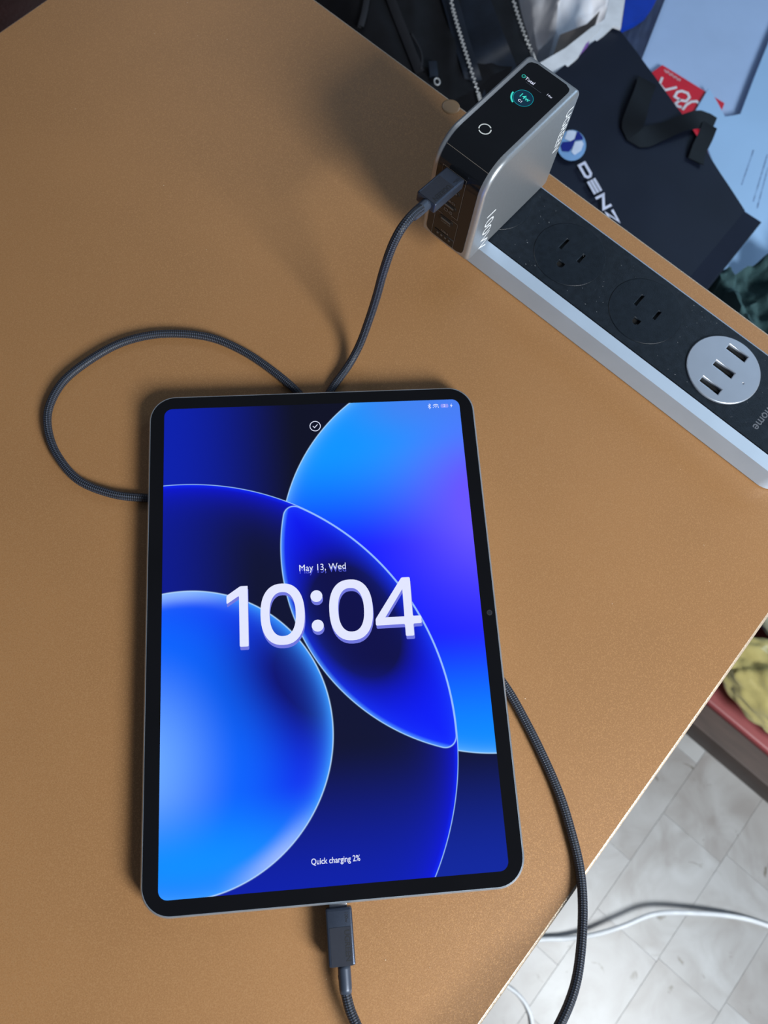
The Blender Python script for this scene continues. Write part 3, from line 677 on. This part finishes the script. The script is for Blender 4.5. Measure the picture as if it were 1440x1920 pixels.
path += [Vector((x / 1000, y / 1000, z / 1000)) for x, y, z in [(112.2, -136.5, 4.5), (107.3, -153, 9.5), (101, -166.5, 14), (91.5, -178.5, 18), (76, -195, 20), (54, -208, 19), (31, -205, 15), (14.5, -190, 11), (4.6, -171.5, 8.2), (1.8, -162, 7.6), (0.7, -154, 7.3)]]
link('braided_sleeve', tube_me('braided_sleeve', catmull(path, 0.0014), 0.00225, 16), M['braid'], cable)
def plug(parent, mtx, flip=False):                           # local: tip towards +y, face up +z
    b = link('plug', box_me('plug_body', 0.0118, 0.0232, 0.0062, (0, 0, 0), 0.0011, 3), M['plug'], parent); b.matrix_local = mtx
    link('plug_label', box_me('plug_label', 0.0094, 0.0155, 0.0002, (0.0002, -0.0037, 0.0031)), M['plug_dark'], b)
    t = link('lettering', text_me('plug_text', 'UGREEN', 0.0033, bold=0.00005), M['plugtxt'], b); t.location = (0.0030, -0.0035, 0.00325); t.rotation_euler = (0, 0, -PI / 2)
    t = link('lettering', text_me('plug_text_small', '100w', 0.0021), M['plugtxt'], b); t.location = (0.0032, 0.0079, 0.00315); t.rotation_euler = (0, 0, -PI / 2)
    link('connector_tip', box_me('connector_tip', 0.0082, 0.0070, 0.0024, (0, 0.0145, 0), 0.001, 2), M['usbtip'], b)
    pth = [Vector((0.0008, -0.0110 - 0.0115 * i / 6, 0)) for i in range(7)]
    link('strain_relief', tube_me('strain_relief', pth, [0.00285] * 5 + [0.0028, 0.0026], 18), M['collar'], b)
    return b
plug(cable, Matrix.Translation((0.0004, -0.1388, 0.0076)) @ Matrix.Rotation(math.radians(1.2), 4, 'Z'))
pc = uv(-0.0934, 0.2002 - 0.0012 - 0.0116, 0.0785)
plug(cable, Matrix.Translation(pc) @ Matrix.Rotation(UV_ROT, 4, 'Z') @ Matrix.Rotation(math.radians(-5), 4, 'X'))

# ================================================================== FLOOR SIDE: cables, box, bag
def floor_cable(name, pts, label, r=0.0026):
    pth = catmull([uv(u / 1000, v / 1000, z) for u, v, z in pts], 0.004)
    tag(link(name, tube_me(name, pth, r, 10), M['wcable']), label, 'cable')
fz = FZ + 0.0046
floor_cable('power_cable', [(300, -150, fz), (350, -95, fz), (396, -39, fz + 0.003), (424, -12, fz + 0.006), (448, 16, fz + 0.012), (468, 47, fz + 0.018), (493, 87, fz + 0.018), (537, 124, fz + 0.012), (584, 156, fz + 0.004), (623, 175, fz), (700, 205, fz)], 'white cable snaking across the marble tiles to the right frame edge', 0.0031)
floor_cable('power_cable', [(330, -98, fz), (372, -103, fz), (397, -104, fz), (416, -102, fz), (434, -105, fz), (450, -115, fz), (462, -135, fz), (466, -170, fz)], 'short white cable curving out from under the desk at the bottom', 0.0026)
fb = thing('storage_box', 'low dark brown box with a rose red lid on the marble floor', 'box', uv(0.60, 0.47, FZ), UV_ROT)
link('body', box_me('box_body', 0.46, 0.33, 0.058, (0, 0, 0.031), 0.003), M['wood'], fb)
link('lid', box_me('box_lid', 0.47, 0.30, 0.016, (0, 0.016, 0.0685), 0.005, 3), M['redlid'], fb)
def cush(s, t): return 0.018 * min(1, 6 * s, 6 * t, 6 * (1 - s), 6 * (1 - t)) + 0.006 * fbm(s * 4, t * 4, 2.0)
rc = link('folded_cloth', slab_me('red_cloth', [uv(0.525, 0.335, -0.639), uv(0.80, 0.335, -0.639), uv(0.80, 0.60, -0.639), uv(0.525, 0.60, -0.639)], 30, 22, cush, 0.0), M['redcush'])
tag(rc, 'folded crimson cloth lying on the low box beside the yellow plastic bag', 'cloth')
def blob_me(name, c, r, amp, freq, seed, sub=5, flat_bottom=None):
    bm = bmesh.new(); bmesh.ops.create_icosphere(bm, subdivisions=sub, radius=1.0)
    for v in bm.verts:
        d = v.co.normalized(); vd = noise.voronoi(Vector((d.x * freq + seed, d.y * freq, d.z * freq)))[0]; n = 1.0 + amp * (vd[1] - vd[0] - 0.3) + amp * 0.5 * fbm(d.x * freq * 1.3 + seed, d.y * freq * 1.3, d.z * freq * 1.3, 2)
        v.co = Vector((d.x * r[0], d.y * r[1], d.z * r[2])) * n
        if flat_bottom is not None and v.co.z < flat_bottom: v.co.z = flat_bottom
    bmesh.ops.rotate(bm, verts=bm.verts, matrix=Matrix.Rotation(UV_ROT, 3, 'Z'))
    bmesh.ops.translate(bm, verts=bm.verts, vec=Vector(c))
    me = bpy.data.meshes.new(name); bm.to_mesh(me); bm.free(); return smooth(me)
yc = uv(0.428, 0.389, -0.590)
yb = link('plastic_bag', blob_me('plastic_bag', (0, 0, 0), (0.090, 0.053, 0.045), 0.20, 1.9, 4.2, 5, -0.050), M['ybag'], loc=yc)
tag(yb, 'crumpled yellow plastic bag resting on the low red box', 'bag')
pt = link('patterned_pouch', blob_me('patterned_pouch', (0, 0, 0), (0.09, 0.048, 0.05), 0.14, 1.5, 9.1, 5, -0.055), M['pattern'], loc=uv(0.395, 0.490, -0.585))
tag(pt, 'violet and cream patterned cloth pouch behind the yellow plastic bag', 'pouch')

# ================================================================== CLUTTER BEHIND THE DESK
BZ = -0.42
bench = thing('low_bench', 'low grey bench under the pile of bags behind the desk', 'bench', uv(-0.05, 0.775, FZ), UV_ROT)
link('seat', box_me('bench_seat', 0.70, 0.87, 0.03, (0, 0, BZ - FZ - 0.015), 0.004), M['bench'], bench)
for sx in (-1, 1):
    for sy in (-1, 1): link('leg', box_me('bench_leg', 0.05, 0.05, BZ - FZ - 0.03, (0, 0, (BZ - FZ - 0.03) / 2), 0.003), M['bench_leg'], bench, (sx * 0.31, sy * 0.39, 0))
# --- navy gift bag lying on its back
A_, B_, D_ = P(1153, 45, -0.30), P(1397, 395, -0.30), P(1310, 500, -0.28)
side = (D_ - B_).normalized() * 0.30
bagc = [A_, B_, B_ + side, A_ + side]
bn = (B_ - A_).cross(side).normalized()
if bn.z < 0: bn = -bn
gb = thing('gift_bag', 'dark navy paper gift bag with white lettering and black ribbon behind the power strip', 'bag', (0, 0, 0))
def bagdisp(s, t): return 0.004 * math.sin(PI * s) * (1 - t) + 0.0015 * fbm(s * 3, t * 3, 5)
link('front_panel', slab_me('bag_front', bagc, 24, 20, bagdisp, 0.003), M['navybag'], gb)
E1, E2 = P(1425, 415, -0.315), P(1425, 415, -0.315) + side
link('side_gusset', slab_me('bag_gusset', [B_ - bn * 0.001, E1, E2, B_ + side - bn * 0.001], 6, 12, lambda s, t: 0.0, 0.002), M['navybag'], gb)
low = Vector((0, 0, -0.085))
link('back_panel', slab_me('bag_back', [A_ + low * 0.45, E1 + low * 0.40, E2 + low, A_ + side + low * 1.1], 4, 4, lambda s, t: 0.0, 0.003), M['navybag'], gb)
link('side_gusset', slab_me('bag_gusset_right', [E1, E1 + low * 0.40, E2 + low, E2], 4, 8, lambda s, t: 0.0, 0.002), M['navybag'], gb)
# logo and lettering on the front panel
p0 = A_ + bn * 0.0045
def bpx(e, h, along, up, O): return (O[0] + e[0] * along + h[0] * up, O[1] + e[1] * along + h[1] * up)
O = (1081.5, 310.5); e = (0.50, 0.866); h = (14.6, -7.6)
def glyph(polys, off): return [[bpx(e, h, off + a, b, O) for a, b in q] for q in polys]
tx = []
tx += glyph([[(3, 0.15), (26, 0.15), (30, 0.35), (30, 0.65), (26, 0.85), (3, 0.85), (3, 0.15)]], 0)
tx += glyph([[(2, 0.12), (29, 0.12)], [(2, 0.5), (29, 0.5)], [(2, 0.88), (29, 0.88)]], 35)
tx += glyph([[(3, -0.1), (3, 0.88), (27, 0.12), (27, 1.1)]], 69)
tx += glyph([[(2, 0.88), (27, 0.88), (2, 0.12), (27, 0.12)]], 103)
tx += glyph([[(2, 0.1), (14, 0.9), (26, 0.1)]], 137)
link('lettering', print_me('bag_lettering', tx, 5.0, p0, bn, 0.001), M['bagtxt'], gb)
lc = (1071, 274)
link('emblem', print_poly_me('bag_emblem', [circle(lc[0], lc[1], 27, 36, 29)], p0, bn, 0.001), M['baglogo_l'], gb)
link('emblem_white', print_poly_me('emblem_white', [[(1057, 262), (1063, 247), (1074, 247), (1080, 250), (1076, 263), (1068, 267)], [(1070, 287), (1077, 268), (1090, 266), (1093, 272), (1088, 285), (1076, 293)]], p0, bn, 0.0016), M['baglogo_w'], gb)
link('emblem_blue', print_poly_me('emblem_blue', [[(1080, 250), (1084, 250), (1091, 259), (1092, 264), (1077, 266), (1070, 282), (1065, 287), (1053, 286), (1050, 276), (1054, 269), (1068, 268), (1076, 263)]], p0, bn, 0.0018), M['baglogo_b'], gb)
# ribbon handle: folded loops lying on the panel
def ribbon_me(name, px, w, lifts):
    ctr = catmull([PP(x, y, p0, bn) + bn * l for (x, y), l in zip(px, lifts)], 0.006)
    vs, fs = [], []; n = len(ctr)
    for i in range(n):
        t = (ctr[min(i + 1, n - 1)] - ctr[max(i - 1, 0)]).normalized(); sdir = (t.cross(bn) * 0.95 + bn * 0.25 * math.sin(i * 0.35)).normalized()
        vs += [ctr[i] - sdir * w / 2, ctr[i] + sdir * w / 2]
    for i in range(n - 1): fs.append((2 * i, 2 * i + 1, 2 * i + 3, 2 * i + 2))
    me = mesh(name, vs, fs, True); bm = bmesh.new(); bm.from_mesh(me); bmesh.ops.solidify(bm, geom=bm.faces[:], thickness=0.0008); bm.to_mesh(me); bm.free(); return smooth(me, 0.8)
link('ribbon_handle', ribbon_me('ribbon', [(1213, 152), (1203, 180), (1190, 215), (1182, 246), (1198, 262), (1234, 252), (1278, 238), (1310, 232), (1334, 242)], 0.024, [0.001, 0.003, 0.006, 0.005, 0.003, 0.004, 0.006, 0.006, 0.004]), M['ribbon'], gb)
link('ribbon_handle', ribbon_me('ribbon', [(1326, 240), (1318, 262), (1308, 284), (1303, 305)], 0.019, [0.005, 0.006, 0.004, 0.002]), M['ribbon'], gb)
# --- white carton, red phone box, printed mailer on the right
UP = Vector((0, 0, 1))
cz = -0.352
ca = link('carton', prism_me('carton', [P(*q, cz) for q in [(1150, 190), (1255, -40), (1560, -40), (1560, 420), (1330, 420)]], 0.06, 0.003), M['carton'])
tag(ca, 'large pale white carton at the top right under the red box', 'carton')
rz = -0.3455
rb = thing('red_box', 'red cardboard box with white V80 lettering leaning out behind the navy bag', 'box', (0, 0, 0))
rpts = [P(*q, rz) for q in [(1221, 136), (1242, 121), (1359, 193), (1340, 240), (1300, 300), (1240, 240)]]
link('carton_body', prism_me('red_box_body', rpts, 0.0062, 0.0006), M['red'], rb)
rp = rpts[0]
z7 = lambda q: [(1200 + x / 7.2, 100 + y / 7.2) for x, y in q]
link('lettering', print_me('red_lettering', [z7(q) for q in [[(300, 330), (262, 425), (330, 505), (495, 465)], [(540, 640), (465, 590), (500, 530), (560, 515), (640, 545), (665, 600), (620, 655), (540, 640), (480, 680), (500, 720), (560, 735)], [(570, 770), (625, 700), (690, 660), (760, 655), (800, 690)]]], 4.6, rp, UP, 0.0008), M['redprint'], rb)
ticks = []
for i in range(13):
    x, y = 335 + i * 17.5, 222 + i * 11.5
    ticks.append(z7([(x, y), (x - 13, y + 26)]))
    if i % 3 == 1: ticks.append(z7([(x - 13, y + 26), (x + 4, y + 37)]))
    if i % 3 == 2: ticks.append(z7([(x, y), (x + 15, y + 10)]))
link('small_print', print_me('red_small_print', ticks, 0.9, rp, UP, 0.0008), M['redprint'], rb)['kind'] = 'stuff'
mz = -0.342
ma = thing('mailer', 'white mailer, blue light in its colour, with grey print lines at the right frame edge', 'mailer', (0, 0, 0))
mpts = [P(*q, mz) for q in [(1329, 164), (1345, 190), (1360, 218), (1374, 216), (1388, 213), (1415, 142), (1441, 78), (1500, -60), (1640, -60), (1640, 520), (1310, 520), (1330, 420), (1335, 300), (1302, 210)]]
link('sleeve', prism_me('mailer_sleeve', mpts, 0.003, 0.0005), M['mailer'], ma)
ln = []
z48 = lambda q: [(1140 + x / 4.8, 80 + y / 4.8) for x, y in q]
for (a, b2, n) in (((1310, 970), (1200, 1290), 16), ((1435, 1010), (1305, 1440), 22), ((1440, 1130), (1340, 1500), 20), ((905, 660), (870, 830), 9), ((885, 640), (850, 800), 9)):
    for i in range(n):
        t0 = i / n + rnd.uniform(0, 0.01); t1 = (i + rnd.uniform(0.45, 0.85)) / n
        ln.append(z48([(a[0] + (b2[0] - a[0]) * t0, a[1] + (b2[1] - a[1]) * t0), (a[0] + (b2[0] - a[0]) * t1, a[1] + (b2[1] - a[1]) * t1)]))
link('small_print', print_me('mailer_print', ln, 1.7, mpts[0], UP, 0.0008), M['mailprint'], ma)['kind'] = 'stuff'
# --- green cloth at the right
def folds(s, t): return 0.03 * math.sin(s * 17 + 2.5 * fbm(s * 2, t * 2, 3)) * (0.4 + 0.6 * t) + 0.02 * fbm(s * 4, t * 4, 8)
gc = link('green_cloth', slab_me('green_cloth', [P(1345, 512, -0.315), P(1560, 440, -0.305), P(1600, 720, -0.305), P(1430, 720, -0.305)], 60, 40, folds, 0.05), M['green'])
tag(gc, 'dark teal cloth bunched in folds at the right end of the power strip', 'cloth')
# --- white crumpled bag, folded paper, blue and slate pieces at the top
def crum(s, t): return 0.05 * min(1, 5 * s, 5 * (1 - s), 5 * (1 - t) + 0.3) * 0.6 + 0.035 * ridge(s * 2.2, t * 1.6, 1.0) + 0.010 * fbm(s * 3.5, t * 3.5, 2, 3)
wb = link('crumpled_bag', slab_me('crumpled_bag', [P(955, -60, -0.40), P(1165, -60, -0.40), P(1150, 60, -0.38), P(1000, 130, -0.38)], 50, 50, crum, 0.02), M['whitebag'])
tag(wb, 'crumpled white plastic bag between the black backpack and the navy gift bag', 'bag')
bd = link('grey_board', prism_me('grey_board', [P(*q, -0.325) for q in [(1050, 65), (1100, 45), (1125, 20), (1112, 60), (1030, 130), (1038, 100)]], 0.004), M['kraft'])
tag(bd, 'small grey board corner under the folded white paper', 'board')
fp = thing('folded_paper', 'folded white paper sleeve standing between charger and white crumpled bag', 'paper', (0, 0, 0))
fz1 = -0.280
link('sheet', prism_me('paper_sheet', [P(*q, fz1) for q in [(1012, 118), (1060, 90), (1108, 52), (1134, 36), (1124, 55), (1100, 78), (1085, 105), (1062, 128), (1030, 158)]], 0.003), M['wpaper'], fp)
link('printed_edge', prism_me('paper_print', [P(*q, fz1 - 0.004) for q in [(1098, 78), (1106, 72), (1103, 84), (1086, 104), (1068, 122), (1062, 126), (1080, 100)]], 0.003), M['purple'], fp)
link('sheet_back', prism_me('paper_sheet_back', [P(*q, fz1 - 0.012) for q in [(1066, 126), (1100, 95), (1150, 48), (1164, 53), (1168, 25), (1176, -30), (1150, -30), (1134, 34), (1110, 70), (1085, 100)]], 0.003), M['wpaper'], fp)
bl = link('blue_folder', prism_me('blue_folder', [P(*q, -0.330) for q in [(1172, -20), (1240, -20), (1226, 8), (1212, 28), (1192, 42), (1163, 55), (1168, 25)]], 0.008, 0.001), M['blue'])
tag(bl, 'royal blue plastic piece at the top between white paper and slate cloth', 'folder')
sl = link('slate_cloth', slab_me('slate_cloth', [P(1185, -40, -0.344), P(1262, -40, -0.344), P(1203, 112, -0.344), P(1160, 60, -0.344)], 24, 24, lambda s, t: 0.002 * fbm(s * 4, t * 3, 6), 0.004), M['slate'])
tag(sl, 'slate blue cloth peeking out above the navy gift bag', 'cloth')
# --- black backpack
bp_ = thing('backpack', 'black nylon backpack with silver zippers behind the left back edge of the desk', 'backpack', (0, 0, 0))
pz = -0.24
def packd(s, t):
    ex = 965 - 0; return 0.030 * math.sqrt(max(0, min(1, 4 * s, 4 * (1 - s)))) + 0.006 * fbm(s * 3, t * 2, 4, 2) + 0.008 * ridge(s * 4 + t * 1.0, t * 0.6, 7)
pcs = [P(545, -80, pz), P(948, -60, pz), P(1004, 130, pz - 0.02), P(700, 330, pz - 0.02)]
pbody = slab_me('pack_body', pcs, 70, 50, packd, 0.16)
link('body', pbody, M['pack'], bp_)
from mathutils.bvhtree import BVHTree
bv = BVHTree.FromPolygons([v.co.copy() for v in pbody.vertices], [tuple(p.vertices) for p in pbody.polygons])
def on_pack(px, py, lift=0.001):
    d = ray(px, py).normalized(); h_, n_, i_, dd = bv.ray_cast(CAM, d)
    if h_ is None: h_ = P(px, py, pz + 0.03)
    return h_ - d * lift
def pack_ribbon(name, px, w, lift, m):
    c = catmull([on_pack(x, y, lift) for x, y in px], 0.008); vs, fs = [], []
    for i in range(len(c)):
        t = (c[min(i + 1, len(c) - 1)] - c[max(i - 1, 0)]).normalized(); sd = t.cross((CAM - c[i]).normalized()).normalized(); n_ = sd.cross(t)
        if n_.dot(CAM - c[i]) < 0: n_ = -n_
        vs += [c[i] - sd * w / 2 - n_ * 0.003, c[i] - sd * w / 2 + n_ * 0.001, c[i] + n_ * 0.002, c[i] + sd * w / 2 + n_ * 0.001, c[i] + sd * w / 2 - n_ * 0.003]
    for i in range(len(c) - 1):
        for k in range(4): fs.append((5 * i + k, 5 * i + k + 1, 5 * i + 6 + k, 5 * i + 5 + k))
        fs.append((5 * i + 4, 5 * i, 5 * i + 5, 5 * i + 9))
    return link(name, mesh(name, vs, fs, True, 0.8), m, bp_), c
pack_ribbon('front_flap', [(872, -30), (898, 40), (925, 110), (960, 190)], 0.036, 0.004, M['pack_navy'])
pack_ribbon('zipper_tape', [(838, -20), (850, 20), (865, 75), (885, 140), (905, 210)], 0.016, 0.005, M['pack_navy'])
pack_ribbon('strap', [(728, -15), (745, 30), (765, 80), (788, 138)], 0.009, 0.006, M['pack_strap'])
pack_ribbon('piping', [(690, -15), (683, 25), (676, 50)], 0.006, 0.004, M['pack_strap'])
def zipper(name, px, lift):
    c = catmull([on_pack(x, y, lift) for x, y in px], 0.0022); vs, fs = [], []
    for i in range(len(c) - 1):
        t = (c[min(i + 1, len(c) - 1)] - c[max(i - 1, 0)]).normalized(); up = (CAM - c[i]).normalized(); sd = t.cross(up).normalized(); up = sd.cross(t)
        if up.dot(CAM - c[i]) < 0: up = -up
        o_ = c[i] + sd * (0.0006 if i % 2 else -0.0006); k0 = len(vs)
        for dx in (-1, 1):
            for dy in (-1, 1):
                for dz in (-1, 1): vs.append(o_ + sd * dx * 0.0012 + t * dy * 0.0006 + up * dz * 0.0007)
        for f in ((0, 1, 3, 2), (4, 6, 7, 5), (0, 4, 5, 1), (2, 3, 7, 6), (0, 2, 6, 4), (1, 5, 7, 3)): fs.append(tuple(k0 + q for q in f))
    tag(link(name, mesh(name, vs, fs), M['zip'], bp_), kind='stuff')
zipper('zipper_teeth', [(843, -20), (849, 15), (863, 65), (880, 120), (897, 175), (908, 215)], 0.015)
zipper('zipper_teeth', [(955, -30), (967, 15), (982, 60), (998, 100), (1008, 130)], 0.010)
cpts = [on_pack(x, y, 0.009) for x, y in [(770, 62), (786, 90), (791, 110), (789, 130)]]
link('zip_cord', tube_me('zip_cord', catmull(cpts, 0.004), 0.0014, 8), M['pack_strap'], bp_)
zp = on_pack(812, 130, 0.008)
link('zip_pull', box_me('zip_pull', 0.009, 0.018, 0.004, (0, 0, 0), 0.0012), M['pack_navy'], bp_, zp)
link('zip_ring', tube_me('zip_ring', [on_pack(819.5, 153, 0.012) + Vector((0.0028 * math.cos(a), 0.0042 * math.sin(a), 0)) for a in [2 * PI * i / 18 for i in range(19)]], 0.0007, 6), M['zip'], bp_)
# --- dark brown chair at the top left
chair = thing('armchair', 'dark brown leather chair just past the left edge of the desk', 'chair', uv(-0.72, 0.26, FZ), UV_ROT)
def seatd(s, t): return 0.03 * min(1, 5 * s, 5 * t, 5 * (1 - s), 5 * (1 - t)) + 0.008 * fbm(s * 3, t * 3, 1)
link('seat', slab_me('chair_seat', [(-0.22, -0.24, 0.43), (0.22, -0.24, 0.43), (0.22, 0.24, 0.43), (-0.22, 0.24, 0.43)], 24, 24, seatd, 0.07), M['brownchair'], chair)
link('backrest', slab_me('chair_back', [(-0.26, -0.24, 0.43), (-0.30, -0.24, 0.95), (-0.30, 0.24, 0.95), (-0.26, 0.24, 0.43)], 24, 24, seatd, 0.05), M['brownchair'], chair)
for sx in (-1, 1):
    for sy in (-1, 1): link('leg', box_me('chair_leg', 0.04, 0.04, 0.37, (0, 0, 0.185), 0.004), M['wood'], chair, (sx * 0.19, sy * 0.2, 0))
